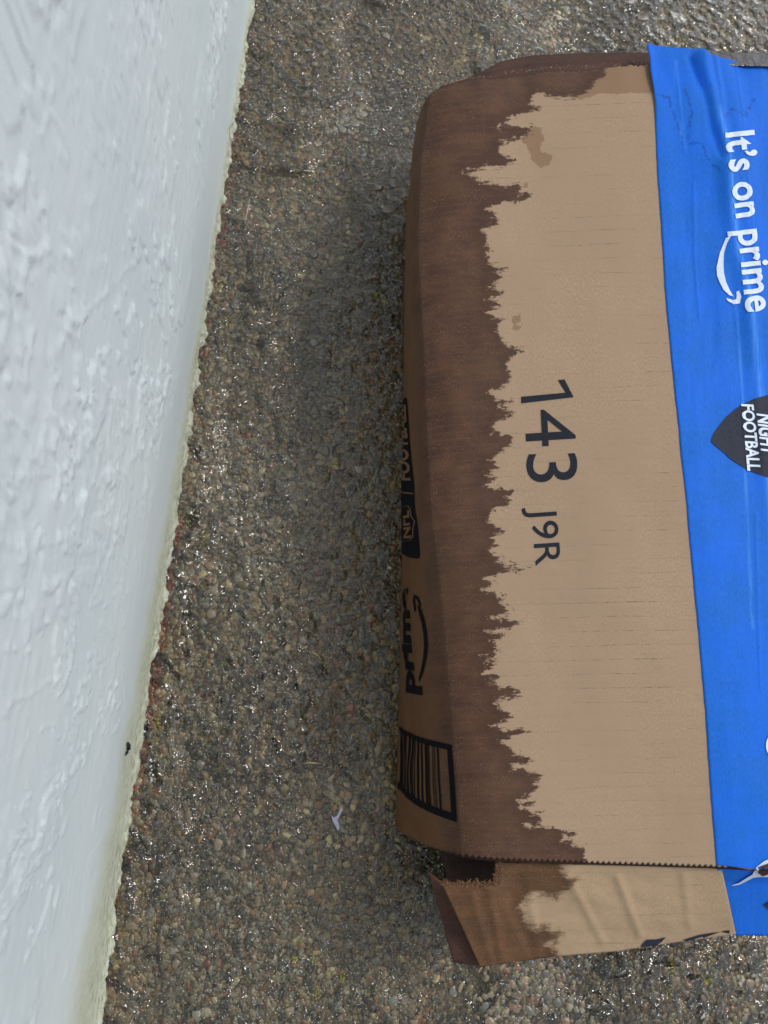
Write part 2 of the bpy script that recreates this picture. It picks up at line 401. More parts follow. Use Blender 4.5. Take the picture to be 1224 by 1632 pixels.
def chips(cx, cy, rad, hgt, n=7, seed=1, tilt=0.06):
    """low flat angular stone chips: foot ring, shoulder ring, top ring and crown point"""
    rg = np.random.default_rng(seed); m = len(cx)
    ang0 = rg.uniform(0, 6.28, (m, 1)); a = ang0+np.arange(n)[None]*2*np.pi/n+rg.uniform(-0.38, 0.38, (m, n))
    el = rg.uniform(0.55, 1.0, (m, 1)); rr = rad[:, None]*rg.uniform(0.66, 1.18, (m, n))
    ex = np.cos(a)*rr; ey = np.sin(a)*rr*el
    th = rg.uniform(0, 6.28, (m, 1)); bx = ex*np.cos(th)-ey*np.sin(th); by = ex*np.sin(th)+ey*np.cos(th)
    tx = rg.normal(0, tilt, (m, 1)); ty = rg.normal(0, tilt, (m, 1))
    V = []
    for s, h in ((1.0, -1.5), (0.97, 0.55), (0.84, 0.98)):
        x = bx*s; y = by*s
        z = hgt[:, None]*h + (x*tx+y*ty)*(h > 0)
        V.append(np.stack([cx[:, None]+x, cy[:, None]+y, z], -1))
    V.append(np.stack([cx, cy, hgt*1.08], -1)[:, None, :])
    V = np.concatenate(V, 1); k = 3*n+1
    F = []
    for r in range(2):
        for i in range(n):
            j = (i+1) % n; a0, a1, b0, b1 = r*n+i, r*n+j, (r+1)*n+i, (r+1)*n+j
            F += [(a0, a1, b1), (a0, b1, b0)]
    for i in range(n): F.append((2*n+i, 2*n+(i+1) % n, 3*n))
    F = np.array(F); FF = (F[None]+np.arange(m)[:, None, None]*k).reshape(-1, 3)
    return V.reshape(-1, 3), FF, k

def scatter(step, jitter, r0, r1, seed, x0=-0.42, x1=0.72, y0=-0.34, y1=0.92):
    rg = np.random.default_rng(seed)
    xs = np.arange(x0, x1, step); ys = np.arange(y0, y1, step*0.87)
    Y, X = np.meshgrid(ys, xs, indexing='ij'); X = X+(np.arange(len(ys)) % 2)[:, None]*step/2
    X = (X+rg.uniform(-jitter, jitter, X.shape)*step).ravel(); Y = (Y+rg.uniform(-jitter, jitter, Y.shape)*step).ravel()
    R = r0+(r1-r0)*rg.random(len(X))**1.7
    u, v = project(np.stack([X, Y, 0*X], -1))
    ok = (wall_side(X, Y) > -0.004) & (u > -260) & (u < 1500) & (v > -220) & (v < 1850)
    # nothing to see under the middle of the box
    ok &= ~((X > 0.20) & (X < 0.46) & (Y > -0.06) & (Y < 0.36))
    return X[ok], Y[ok], R[ok]

def colours(X, Y, seed):
    rg = np.random.default_rng(seed); c = PAL[rg.choice(len(PAL), len(X), p=PW)]
    c = c*rg.uniform(0.8, 1.22, (len(X), 1))
    u, v = project(np.stack([X, Y, 0*X], -1)); w = wall_side(X, Y)
    c = c*(0.72+0.56*sstep(0.3, 0.7, fbm(X*11, Y*11, 201, 3)))[:, None]*(1+np.array([0.03, 0.0, -0.05])*(fbm(X*6, Y*6, 207)[:, None]-0.5)*6)
    # mostly brown light bounced off the box, painted into the chips
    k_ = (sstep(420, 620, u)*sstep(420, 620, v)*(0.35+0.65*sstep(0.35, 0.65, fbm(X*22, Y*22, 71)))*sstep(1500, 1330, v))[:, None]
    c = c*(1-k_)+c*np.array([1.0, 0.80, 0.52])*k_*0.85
    # red brown splashes of old paint on the chips along the wall
    red = (w < 0.010) & (rg.random(len(X)) < np.where((v > 820) & (v < 1260), 0.75, np.where((v > 130) & (v < 420), 0.4, 0.12)))
    c[red] = np.array([0.20, 0.055, 0.035])*rg.uniform(0.7, 1.3, (red.sum(), 1))
    return c

def stone_obj(name, sets, seed, parent=None):
    VV, FF, CC = [], [], []; off = 0
    for q, (X, Y, R, n) in enumerate(sets):
        rg = np.random.default_rng(seed+q); h = 0.00035+R*rg.uniform(0.0, 0.16, len(R))
        V, F, k = chips(X, Y, R, h, n, seed+q*5)
        V[:, 2] += (fbm(V[:, 0]*9, V[:, 1]*9, 3)-0.5)*0.002-0.0001
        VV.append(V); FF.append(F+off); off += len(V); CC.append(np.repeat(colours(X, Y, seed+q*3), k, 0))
    me = fast_mesh(name, np.concatenate(VV), np.concatenate(FF)); vcol(me, 'tint', np.concatenate(CC))
    return link(name, me, M_stone, parent, smooth=False)

A = scatter(0.0043, 0.5, 0.0024, 0.0050, 11)
rgw = np.random.default_rng(3); aw = rgw.uniform(-0.15, 0.95, 1500); ww = 0.0005+0.009*rgw.random(1500)**1.3
C = (W0[0]+wdir[0]*aw+wn2[0]*ww, W0[1]+wdir[1]*aw+wn2[1]*ww, rgw.uniform(0.0012, 0.0034, 1500)); B = scatter(0.0030, 0.5, 0.0009, 0.0022, 12)
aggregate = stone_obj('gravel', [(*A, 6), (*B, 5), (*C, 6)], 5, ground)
aggregate['kind'] = 'stuff'

# the larger chips that can be picked out one by one
rg = np.random.default_rng(77)
shapes = []
for s in range(10):
    V, F, k = chips(np.zeros(1), np.zeros(1), np.array([1.0]), np.array([0.13+0.008*s]), 7, 300+s)
    for pc in range(6):
        me = fast_mesh('stone', V, F); base = PAL[[0, 12, 4, 8, 7, 1][pc]]*(0.85+0.06*(s % 4)); vcol(me, 'tint', np.repeat(base[None], len(V), 0))
        me.materials.append(M_stone); shapes.append(me)
big = []
def add_stone(px, py, r, me=None):
    p = P(px, py, 0.0)
    if wall_side(p[0], p[1]) < r: return
    o = bpy.data.objects.new('stone', me or shapes[rg.integers(len(shapes))]); COL.objects.link(o); o.parent = ground
    o.location = (p[0], p[1], 0.0006); o.rotation_euler = (0, 0, rg.uniform(0, 6.28)); o.scale = (r, r, r*rg.uniform(0.8, 1.2))
    big.append((p[0], p[1]))
cream = []
for s in range(2):
    V, F, k = chips(np.zeros(1), np.zeros(1), np.array([1.0]), np.array([0.20]), 7, 900+s)
    me = fast_mesh('stone', V, F); vcol(me, 'tint', np.repeat(np.array([[0.42, 0.36, 0.21]])*(1-0.2*s), len(V), 0)); me.materials.append(M_stone); cream.append(me)
for (x, y, r) in ((555, 88, .0036), (495, 194, .0034), (510, 195, .003), (631, 22, .0032), (457, 1330, .0042), (524, 1337, .0045),
                  (566, 1010, .0034), (385, 1130, .0036), (497, 1250, .003), (620, 905, .0034), (340, 1176, .0036), (640, 485, .003)):
    add_stone(x, y, r, cream[int(x) % 2])
tries = 0
while len(big) < 295 and tries < 6000:
    tries += 1
    x = rg.uniform(170, 1224); y = rg.uniform(0, 1632)
    if x > 650 and 90 < y < 1535: continue
    if y < 620 and rg.random() < 0.45: continue
    p = P(x, y, 0)
    if any((p[0]-q[0])**2+(p[1]-q[1])**2 < 0.013**2 for q in big): continue
    add_stone(x, y, rg.uniform(0.0034, 0.0052))

# thin water film lying between and over the chips
xs = np.arange(-0.5, 0.95, 0.004); ys = np.arange(-0.42, 1.15, 0.004)
Y, X = np.meshgrid(ys, xs, indexing='ij')
Z = 0.0013+(fbm(X*14, Y*14, 21)-0.5)*0.0022+(fbm(X*70, Y*70, 23, 3)-0.5)*0.0009
u, v = project(np.stack([X, Y, 0*X], -1)); wd_ = wall_side(X, Y)
ruf = np.maximum(sstep(820, 1040, u)*np.maximum(sstep(130, 60, v), sstep(1480, 1540, v)), 0.9*sstep(0.045, 0.01, wd_)*sstep(560, 700, v))
ruf = np.maximum(ruf, 0.5*sstep(0.5, 0.65, fbm(X*9, Y*9, 401))); me = up_grid('water', np.stack([X, Y, Z+0.0004*ruf], -1)); attr(me, 'ruffle', ruf)
water = link('water', me, M_water); tag(water, kind='structure')

# beads of water and air bubbles on the resin: too many to count
def beads():
    rg = np.random.default_rng(5); m = 60000
    X = rg.uniform(-0.4, 0.7, m*2); Y = rg.uniform(-0.33, 0.9, m*2)
    wd_ = wall_side(X, Y); keep = (fbm(X*16, Y*16, 44)+0.08*(wd_ < 0.04) > rg.uniform(0.36, 0.6, m*2)) & (wall_side(X, Y) > 0.001)
    u, v = project(np.stack([X, Y, 0*X], -1)); keep &= (u > -50) & (u < 1300) & (v > -60) & (v < 1700) & ~((X > 0.19) & (Y > -0.09) & (Y < 0.37))
    X = X[keep][:m]; Y = Y[keep][:m]; m = len(X); R = 0.00020+0.00030*rg.random(m)**2
    n = 6; a = np.arange(n)*2*np.pi/n
    V = [np.stack([X[:, None]+np.cos(a)*R[:, None]*s, Y[:, None]+np.sin(a)*R[:, None]*s, (0.0016+(fbm(X*14, Y*14, 21)-0.5)*0.0022)[:, None]+R[:, None]*h+0*a], -1) for s, h in ((1, -0.6), (0.86, 0.5))]
    V.append(np.stack([X, Y, 0.0016+(fbm(X*14, Y*14, 21)-0.5)*0.0022+R], -1)[:, None]); V = np.concatenate(V, 1)
    F = []
    for i in range(n): j = (i+1) % n; F += [(i, j, n+j), (i, n+j, n+i), (n+i, n+j, 2*n)]
    F = (np.array(F)[None]+np.arange(m)[:, None, None]*(2*n+1)).reshape(-1, 3)
    me = fast_mesh('water_glint_beads', V.reshape(-1, 3), F)
    k = NT('silver glint stand-in'); k.set(Base_Color=(0.86, 0.88, 0.9), Metallic=1.0, Roughness=0.18)  # silver metal stands in for the glints on wet beads
    o = link('water_glint_beads', me, k.m); tag(o, 'tiny silver beads standing in for glints of water scattered over the wet paving', 'water', kind='stuff')
beads()

# ------------------------------------------------------------------ wall
along = axis(-0.22, 0.95, 0.0012, 6); hgt = np.concatenate([np.arange(0, 0.012, 0.0008), np.arange(0.012, 0.42, 0.0022), 0.42*1.12**np.arange(1, 18)])
Hh, Aa = np.meshgrid(hgt, along, indexing='ij')
def wall_disp(a, h):
    rough = sstep(0.05, 0.13, h+0.07*(fbm(a*9, h*9, 51)-0.5))
    d = (fbm(a*3, h*4, 1)-0.5)*0.003
    # flattened plaster skips: thin raised patches with crisp broken lips
    for sc, am, th, sd_ in ((40, 0.00085, 0.54, 60), (85, 0.00072, 0.57, 70), (190, 0.00040, 0.60, 80)):
        wx = a*sc*0.9+1.6*(fbm(a*60, h*40, sd_+3)-0.5); wy = h*sc*0.42+1.6*(fbm(a*64, h*64, sd_+5)-0.5)
        n = fbm(wx, wy, sd_, 4); gate = sstep(0.47, 0.60, fbm(a*14, h*14, sd_+9))
        d = d+am*sstep(th, th+0.012, n)*rough*gate
        d = d+am*0.9*np.exp(-((n-th-0.012)/0.008)**2)*rough*gate
    d = d+(vnoise(a*10, h*260, 90)-0.5)*0.00020+(fbm(a*200, h*240, 91, 3)-0.5)*0.00018*rough
    # ragged crumbling toe
    toe = np.exp(-h/0.007)
    d = d+toe*(0.0018+0.0125*(fbm(a*95, h*60, 95, 5)-0.42)*(0.25+1.5*fbm(a*11, h*11, 99))+0.006*(fbm(a*18, 0*a, 93)-0.5)) + np.exp(-h/0.025)*0.0022
    d = d+sstep(0.022, 0.0, h)*(fbm(a*330, h*330, 97, 3)-0.5)*0.0030
    return d
D = wall_disp(Aa, Hh)
G = np.stack([W0[0]+wdir[0]*Aa+wn2[0]*D, W0[1]+wdir[1]*Aa+wn2[1]*D, Hh-0.002], -1)
me = up_grid('stucco_wall', G, (wn2[0], wn2[1], 0))
attr(me, 'hz', Hh); attr(me, 'along', Aa)
tt_ = np.clip(Aa/np.linalg.norm(W1-W0), 0, 1.1); attr(me, 'eh', Hh/(0.55+2.0*tt_**3))
def wall_at(px, py):
    """(along, height) on the wall plane for a photo position"""
    d = np.array([(px-CX)/FPX, -(py-CY)/FPX, -1.0]) @ C2W.T
    n = np.array([wn2[0], wn2[1], 0]); k = ((np.array([*W0, 0])-CAM).dot(n))/d.dot(n); p = CAM+d*k
    return (p[:2]-W0).dot(wdir), p[2]
def wall_point(px, py, out=0.0):
    a, h = wall_at(px, py); dd = float(wall_disp(np.array([a]), np.array([h]))[0])+out
    return Vector((W0[0]+wdir[0]*a+wn2[0]*dd, W0[1]+wdir[1]*a+wn2[1]*dd, h-0.002))
for line, am_, wd2 in (([(12, 385), (30, 400), (58, 403), (78, 390)], 0.0016, 0.0012), ([(110, 508), (130, 505), (150, 480), (172, 462)], 0.0012, 0.001),
        ([(190, 440), (212, 415), (228, 400)], 0.001, 0.001), ([(38, 600), (46, 560), (54, 520)], 0.0015, 0.0018), ([(85, 120), (78, 170), (66, 215)], 0.0012, 0.001), ([(222, 590), (218, 660), (216, 700)], 0.0012, 0.002),
        ([(168, 910), (180, 860), (190, 800)], 0.0009, 0.0015), ([(30, 760), (60, 720), (80, 640), (84, 600)], 0.0012, 0.001), ([(100, 860), (110, 830), (150, 760), (160, 700)], 0.001, 0.001), ([(10, 1120), (60, 1100), (100, 1075)], 0.001, 0.001)):
    pts_ = [wall_at(*p_) for p_ in line]; dd_ = polydist(Aa+0.004*(fbm(Aa*120, Hh*120, 5)-0.5), Hh+0.006*(fbm(Aa*120, Hh*120, 6)-0.5), pts_)
    bump_ = 0.6*am_*(1-sstep(0, wd2*1.5, dd_)); v_ = np.zeros(me.vertices.__len__()*3, np.float32); me.vertices.foreach_get('co', v_)
    v_ = v_.reshape(-1, 3); v_[:, 0] += wn2[0]*bump_.ravel(); v_[:, 1] += wn2[1]*bump_.ravel(); me.vertices.foreach_set('co', v_.ravel())
cr = np.full(Aa.shape, 1.0)
for line in ([(158, 405), (168, 440), (185, 480), (200, 525), (215, 570), (228, 620)], [(62, 445), (68, 500), (55, 560), (60, 640)],
             [(118, 690), (117, 740), (108, 800), (102, 850)]):
    cr = np.minimum(cr, polydist(Aa, Hh, [wall_at(*p) for p in line]))
attr(me, 'crack', cr)
wall = link('stucco_wall', me, M_wall)
tag(wall, 'white painted stucco wall with a pale green stained foot beside the wet paving', 'wall')

# ------------------------------------------------------------------ box
H = 0.13
box = bpy.data.objects.new('cardboard_box', None); COL.objects.link(box)
bp = P(700, 900, 0); box.location = (bp[0]+0.12, bp[1], 0)
tag(box, 'crushed cardboard box with soaked brown edges and bright blue printed band on wet paving', 'box')
BOXM = Matrix.Translation(-box.location)
def part(name, me, mat, smooth=True, parent=None):
    me.transform(BOXM); o = link(name, me, mat, parent or box, smooth); return o

crease = [(60, 696), (140, 688), (250, 673), (400, 669), (560, 678), (800, 690), (900, 702), (1190, 729), (1366, 742), (1500, 748)]
foot = [(100, 680), (250, 675), (400, 666), (560, 657), (800, 649), (1000, 643), (1200, 638), (1314, 634), (1500, 632)]
edge_top = [(640, 146), (672, 142), (692, 134), (720, 128), (780, 122), (830, 114), (870, 108), (930, 107), (980, 104), (1035, 98), (1120, 93), (1224, 96), (1500, 100)]
edge_bot = [(600, 1362), (742, 1366), (850, 1371), (1000, 1376), (1140, 1380), (1224, 1384), (1500, 1396)]
blue_edge = [(60, 1034), (100, 1036), (150, 1039), (320, 1046), (500, 1056), (640, 1070), (800, 1088), (950, 1104), (1120, 1121), (1260, 1132), (1380, 1142), (1500, 1150)]

def undul(px, py):
    d = (fbm(px/260, py/260, 5, 3)-0.5)*0.007+(fbm(px/60, py/90, 6, 2)-0.5)*0.0009
    d = d+0.006*np.exp(-((py-600)/420)**2)*np.exp(-((px-900)/260)**2)      # the lid is slightly domed
    d = d-0.006*sstep(190, 95, py)*sstep(660, 760, px)                     # far edge dips
    d = d+0.0016*np.sin(px/17.0)*sstep(175, 110, py)*(vnoise(px/40, 0*px, 3))   # ripples of the soaked edge
    # corrugation telegraphing through the liner
    d = d+0.00002*np.sin(py/23.0*2*np.pi+0.6*np.sin(px/140))
    return d

def box_surface(cols, rows, lift=0.0, zig=True, extra=0.0):
    """cols: (kind, value) lists; rows: 0..1 from the far edge to the near edge"""
    pts, sx, sy, sd = [], [], [], []
    y_far_px = lambda px: interp(edge_top, px); y_near_px = lambda px: interp(edge_bot, px)
    for kind, q in cols:
        if kind == 'top':        # q = distance in px right of the crease
            py = rows*0; y0 = y_far_px(interp(crease, 140)+q); y1 = y_near_px(742+q)+extra
            py = y0+(y1-y0)*rows
            px = interp(crease, py)+q*(1+0*rows)
            px_shift = 1.0
            if zig:
                tooth = (abs(((q % 9.0)/9.0)*2-1)-0.5)*6.5; py = py+tooth*sstep(0.985, 1.0, rows)
                frz = (vnoise(np.array([q*0.4]), np.array([0.0]), 9)[0]-0.5)*4; py = py+frz*sstep(0.02, 0.0, rows)
            p = P(px, py, H); rnd = np.exp(-np.maximum(q, 0)/26.0)
            z = H+undul(px, py)-0.009*rnd+lift
            pts.append(np.stack([p[:, 0], p[:, 1], z], -1)); sx.append(px); sy.append(py); sd.append(0.0*px)
        elif kind == 'side':     # q = 0..1 down the left side
            qc = 0.0; y0 = y_far_px(interp(crease, 140)); y1 = y_near_px(742)+extra; py = y0+(y1-y0)*rows; pxc = interp(crease, py)
            if zig: py = py+(abs(((q*200 % 9.0)/9.0)*2-1)-0.5)*4.0*sstep(0.985, 1.0, rows)
            T = P(pxc, py, H); zt = H+undul(pxc, py)-0.009
            u, v = project(np.stack([T[:, 0], T[:, 1], 0*T[:, 0]], -1)); F = P(interp(foot, v), v, 0)
            # a rounded shoulder, then a bulging flank
            e = 1-(1-min(q*2.2, 1.0))**2
            x = T[:, 0]+(F[:, 0]-T[:, 0])*q - 0.0055*e*(1-0.5*q) - 0.006*np.sin(np.pi*q)
            z = zt*(1-q)+0.004*np.sin(np.pi*min(q*2.5, 1))
            x = x+(fbm(py/90, np.full_like(py, q*4), 31, 3)-0.5)*0.004*np.sin(np.pi*q)
            pts.append(np.stack([x-lift, T[:, 1], np.maximum(z, 0.002)], -1)); sx.append(pxc-q*250); sy.append(py); sd.append(np.full_like(py, float(sstep(0.0, 0.35, q))))
        else:                    # right side of the box, out of the picture
            y0 = y_far_px(1500); y1 = y_near_px(1500); py = y0+(y1-y0)*rows; p = P(interp(crease, py)+700, py, H)
            pts.append(np.stack([p[:, 0]+0.004+lift, p[:, 1], np.maximum(H*(1-q)-0.004, 0.002)+0*py], -1)); sx.append(1400+q*250+0*py); sy.append(py); sd.append(0*py)
    G = np.stack(pts, 1); return G, np.stack(sx, 1), np.stack(sy, 1), np.stack(sd, 1)

wet_line = [(990, 60), (968, 112), (945, 138), (918, 158), (906, 156), (886, 157), (865, 147), (857, 145), (845, 165), (857, 174), (840, 180), (819, 188), (790, 202),
 (814, 206), (845, 203), (850, 212), (829, 222), (809, 226), (796, 231), (794, 246), (819, 257), (809, 267), (794, 272), (778, 267), (763, 272), (738, 277), (763, 290),
 (778, 295), (804, 303), (824, 295), (835, 300), (824, 308), (845, 315), (829, 322), (799, 326), (774, 338), (796, 359), (778, 366), (766, 374), (776, 392), (776, 422),
 (804, 433), (787, 441), (801, 448), (776, 463), (799, 473), (774, 484), (794, 491), (774, 504), (796, 512), (789, 530), (799, 550), (829, 563), (804, 583), (812, 602),
 (800, 619), (778, 627), (786, 638), (814, 641), (792, 652), (818, 661), (796, 674), (786, 681), (781, 691), (814, 697), (812, 712), (796, 723), (784, 735), (791, 748),
 (773, 757), (796, 764), (771, 773), (819, 784), (803, 794), (811, 803), (793, 810), (778, 822), (780, 836), (805, 848), (786, 857), (791, 869), (776, 880), (800, 886),
 (788, 897), (840, 905), (809, 913), (791, 914), (770, 923), (790, 930), (770, 941), (803, 950), (793, 959), (811, 971), (808, 979), (778, 983), (831, 992), (809, 1001),
 (776, 1005), (805, 1013), (781, 1026), (800, 1034), (788, 1044), (768, 1052), (792, 1058), (774, 1070), (795, 1078), (776, 1087), (834, 1104), (809, 1114), (790, 1117),
 (803, 1132), (814, 1143), (803, 1152), (781, 1157), (841, 1168), (812, 1175), (794, 1180), (812, 1190), (829, 1206), (850, 1212), (814, 1220), (870, 1236), (852, 1246),
 (855, 1259), (842, 1266), (824, 1276), (850, 1280), (827, 1286), (863, 1297), (862, 1310), (837, 1315), (878, 1320), (918, 1329), (896, 1338), (934, 1352), (928, 1400)]
wet_poly = wet_line+[(300, 1420), (300, 40)]
flap_wet = [(896, 1360), (901, 1393), (921, 1403), (911, 1418), (886, 1433), (852, 1425), (842, 1435), (830, 1447), (838, 1462), (852, 1479), (867, 1473), (899, 1489), (875, 1502), (890, 1519), (880, 1600), (600, 1600), (600, 1360)]
def sdf(X, Y, poly):
    d = polydist(X, Y, poly, True); return np.where(inside(X, Y, poly), d, -d)
damp_polys = [[(925, 50), (1050, 50), (1050, 150), (990, 153), (957, 150), (926, 161), (915, 156)], [(838, 204), (862, 206), (866, 226), (858, 240), (880, 252), (876, 266), (860, 269), (846, 258), (842, 240), (830, 226)], [(832, 298), (838, 290), (842, 306)],
              [(812, 508), (826, 506), (826, 518), (814, 520)], [(814, 522), (830, 524), (824, 532), (812, 530)]]

def stamp(me, sx, sy, sd, wet=None):
    attr(me, 'worn', np.abs(sx-interp(crease, sy)-3)+60*(sy > 1375))
    attr(me, 'sx', sx); attr(me, 'sy', sy); attr(me, 'side', sd)
    if wet is not None: attr(me, 'wet', wet)

q_top = np.concatenate([np.arange(0, 24, 2.0), np.arange(24, 420, 2.25), np.arange(420, 701, 10.0)])
cols = [('side', q) for q in np.linspace(1, 0.012, 60)]+[('top', q) for q in q_top]+[('right', q) for q in np.linspace(0.03, 1, 12)]
rows = np.concatenate([np.linspace(0, 0.02, 8)[:-1], np.linspace(0.02, 0.985, 470)[:-1], np.linspace(0.985, 1, 7)])
G, sx, sy, sd_ = box_surface(cols, rows)
me = up_grid('outer_panel', G)
w = sdf(sx, sy, wet_poly); dm = np.full(sx.shape, -50.0)
for pg in damp_polys: dm = np.maximum(dm, sdf(sx, sy, pg))
stamp(me, sx, sy, sd_, w); attr(me, 'damp', dm)
BV_top = BVHTree.FromPolygons([tuple(v) for v in G.reshape(-1, 3)], grid_faces(*G.shape[:2]).tolist())
SIDE_ROWS, SIDE_G = rows, G[:, :60]          # used to lay the print on the flank
SIDE_SY = sy[:, :60]
outer = part('outer_panel', me, M_card); solid(outer, 0.0022)

# inner panel: second layer of board whose soaked edge shows under the pinked one
cols = [('side', q) for q in np.linspace(1, 0.02, 16)]+[('top', q) for q in np.concatenate([np.arange(0, 30, 6.0), np.arange(30, 640, 30.0)])]
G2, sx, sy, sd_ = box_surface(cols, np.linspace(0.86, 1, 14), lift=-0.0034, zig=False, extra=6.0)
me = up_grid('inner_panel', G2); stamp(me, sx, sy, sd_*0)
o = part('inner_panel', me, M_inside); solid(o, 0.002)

# a ruled sheet between two px curves, each with its own height
def ruled(name, top, bot, ztop, zbot, mat, nu=60, nv=24, wob=0.0012, thick=0.002, wet=None, seed=1, prof=None, side=0.0, frayed=0.0, label=None):
    t = np.linspace(0, 1, nu); v = np.linspace(0, 1, nv)[:, None]
    top = np.array(top, float); bot = np.array(bot, float)
    ft = lambda a, k: np.interp(t, a[:, 0], a[:, k])
    tx, ty, bx, by = ft(top, 1), ft(top, 2), ft(bot, 1), ft(bot, 2)
    px = tx+(bx-tx)*v; py = ty+(by-ty)*v
    if frayed: py = py+frayed*(vnoise(t*nu*0.5, 0*t, seed)-0.5)*(v < 0.01)
    vv = prof(v) if prof else v
    z = ztop+(zbot-ztop)*vv+(fbm(px/70, py/50, seed, 3)-0.5)*2*wob
    if wet:
        for (xa, ya, xb, yb, am_) in ((905, 1395, 960, 1500, .0016), (985, 1400, 1020, 1490, .0018), (1090, 1395, 1100, 1480, .0012), (840, 1400, 860, 1530, .001), (780, 1420, 800, 1530, .0016), (752, 1425, 785, 1540, .0014)):
            z = z+am_*np.exp(-(polydist(px, py, [(xa, ya), (xb, yb)])/7.0)**2)
    p = P(px, py, z); me = up_grid(name, p)
    stamp(me, px, py, np.full(px.shape, side), sdf(px, py, wet) if wet else np.full(px.shape, -60.0)); attr(me, 'damp', np.full(px.shape, -50.0))
    bv = BVHTree.FromPolygons([tuple(q) for q in p.reshape(-1, 3)], grid_faces(nv, nu).tolist())
    o = part(name, me, mat); solid(o, thick)
    if label: o['label'] = label
    return o, bv

# far end: two soaked layers poke out beyond the lid
ruled('end_flap', [(0, 742, 128), (0.1, 775, 110), (0.2, 800, 97), (0.35, 850, 88), (0.6, 930, 84), (1, 1060, 84)],
      [(0, 742, 150), (1, 1060, 130)], 0.104, 0.112, M_dark, 60, 10, 0.0014, seed=3)
ruled('end_flap', [(0, 700, 138), (0.2, 790, 112), (0.4, 850, 101), (1, 1060, 92)], [(0, 700, 160), (1, 1060, 140)], 0.111, 0.117, M_dark, 60, 8, 0.0012, seed=4)
# near end flap with the wet corner
flap, BV_flap = ruled('end_flap', [(0, 704, 1408), (0.17, 786, 1411), (0.185, 794, 1374), (1, 1150, 1382)],
      [(0, 765, 1541), (0.27, 889, 1524), (0.5, 985, 1516), (0.7, 1064, 1504), (1, 1173, 1489)], H-0.009, 0.092, M_flap, 150, 60, 0.0026, wet=flap_wet, seed=8,
      prof=lambda v: v**1.25, frayed=3.0, label='near end flap with a soaked left corner and a torn notch')
# gusset under its left edge, and the shadowed layer below the notch
ruled('gusset', [(0, 683, 1390), (1, 706, 1410)], [(0, 722, 1533), (1, 766, 1541)], 0.106, 0.088, M_dark, 12, 30, 0.001, seed=12)
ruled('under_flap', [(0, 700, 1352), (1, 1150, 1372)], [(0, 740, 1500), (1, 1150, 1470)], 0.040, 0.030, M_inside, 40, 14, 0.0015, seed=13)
# end walls
def end_wall(py_a, name='end_panel', inset=0.006):
    a = P(interp(crease, py_a)+14, py_a, H); b = P(interp(crease, py_a)+696, py_a+4, H)
    n = 24; t = np.linspace(0, 1, n)[None, :]; h = np.linspace(0.002, H-0.012, 8)[:, None]
    x = a[0]+(b[0]-a[0])*t+0*h; y = a[1]+(b[1]-a[1])*t+0*h+(inset if py_a > 800 else -inset)
    me = up_grid(name, np.stack([x, y, h+0*t], -1), (0, -1 if py_a > 800 else 1, 0)); stamp(me, x*1000, h*1000+0*t, 0*x)
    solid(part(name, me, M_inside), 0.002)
end_wall(130); end_wall(1366)
# bottom board
a = P(650, 1300, 0.003); 
xs = np.linspace(0.11, 0.40, 8)[None]; ys = np.linspace(-0.085, 0.395, 10)[:, None]
me = up_grid('bottom_panel', np.stack([xs+0*ys, ys+0*xs, 0.004+0*xs+0*ys], -1)); stamp(me, (xs+0*ys)*1000, (ys+0*xs)*1000, 0*(xs+ys)); solid(part('bottom_panel', me, M_dark), 0.002)

# torn fibres along the notch
def fibres(name, pts, n, zz, mat, L=0.005, seed=1, wid=0.0004):
    rg = np.random.default_rng(seed); bm = bmesh.new(); pts = np.array(pts, float); seg = np.linspace(0, len(pts)-1.001, n)
    for s in seg:
        i = int(s); f = s-i; q = pts[i]*(1-f)+pts[i+1]*f+rg.normal(0, 1.4, 2); b = P(q[0], q[1], zz+rg.uniform(-0.001, 0.001))
        d = np.array([rg.normal(0, 0.6), rg.uniform(0.2, 1.2), rg.normal(0.2, 0.5)]); d /= np.linalg.norm(d)
        s2 = np.array([d[1], -d[0], 0])*wid*rg.uniform(0.6, 2.2); e = b+d*L*rg.uniform(0.3, 1.0)+np.array([0, 0, 0.0004]); m = (b+e)/2+rg.normal(0, 0.0006, 3)
        vs = [bm.verts.new(v) for v in (b-s2, b+s2, m+s2*0.8, m-s2*0.8, e+s2*0.2, e-s2*0.2)]
        bm.faces.new(vs[:4]); bm.faces.new([vs[3], vs[2], vs[4], vs[5]])
    me = bpy.data.meshes.new(name); bm.to_mesh(me); bm.free(); o = part(name, me, mat, False); o['kind'] = 'stuff'; return o
fibres('torn_fibres', [(692, 134), (720, 128), (780, 122), (830, 114), (870, 108), (930, 107), (980, 104), (1030, 99)], 150, H-0.0065, M_fibre, L=0.0012, seed=4, wid=0.0002)
fibres('torn_fibres', [(705, 1410), (740, 1412), (765, 1413), (790, 1411), (794, 1400), (793, 1378)], 260, H-0.0085, M_fray)

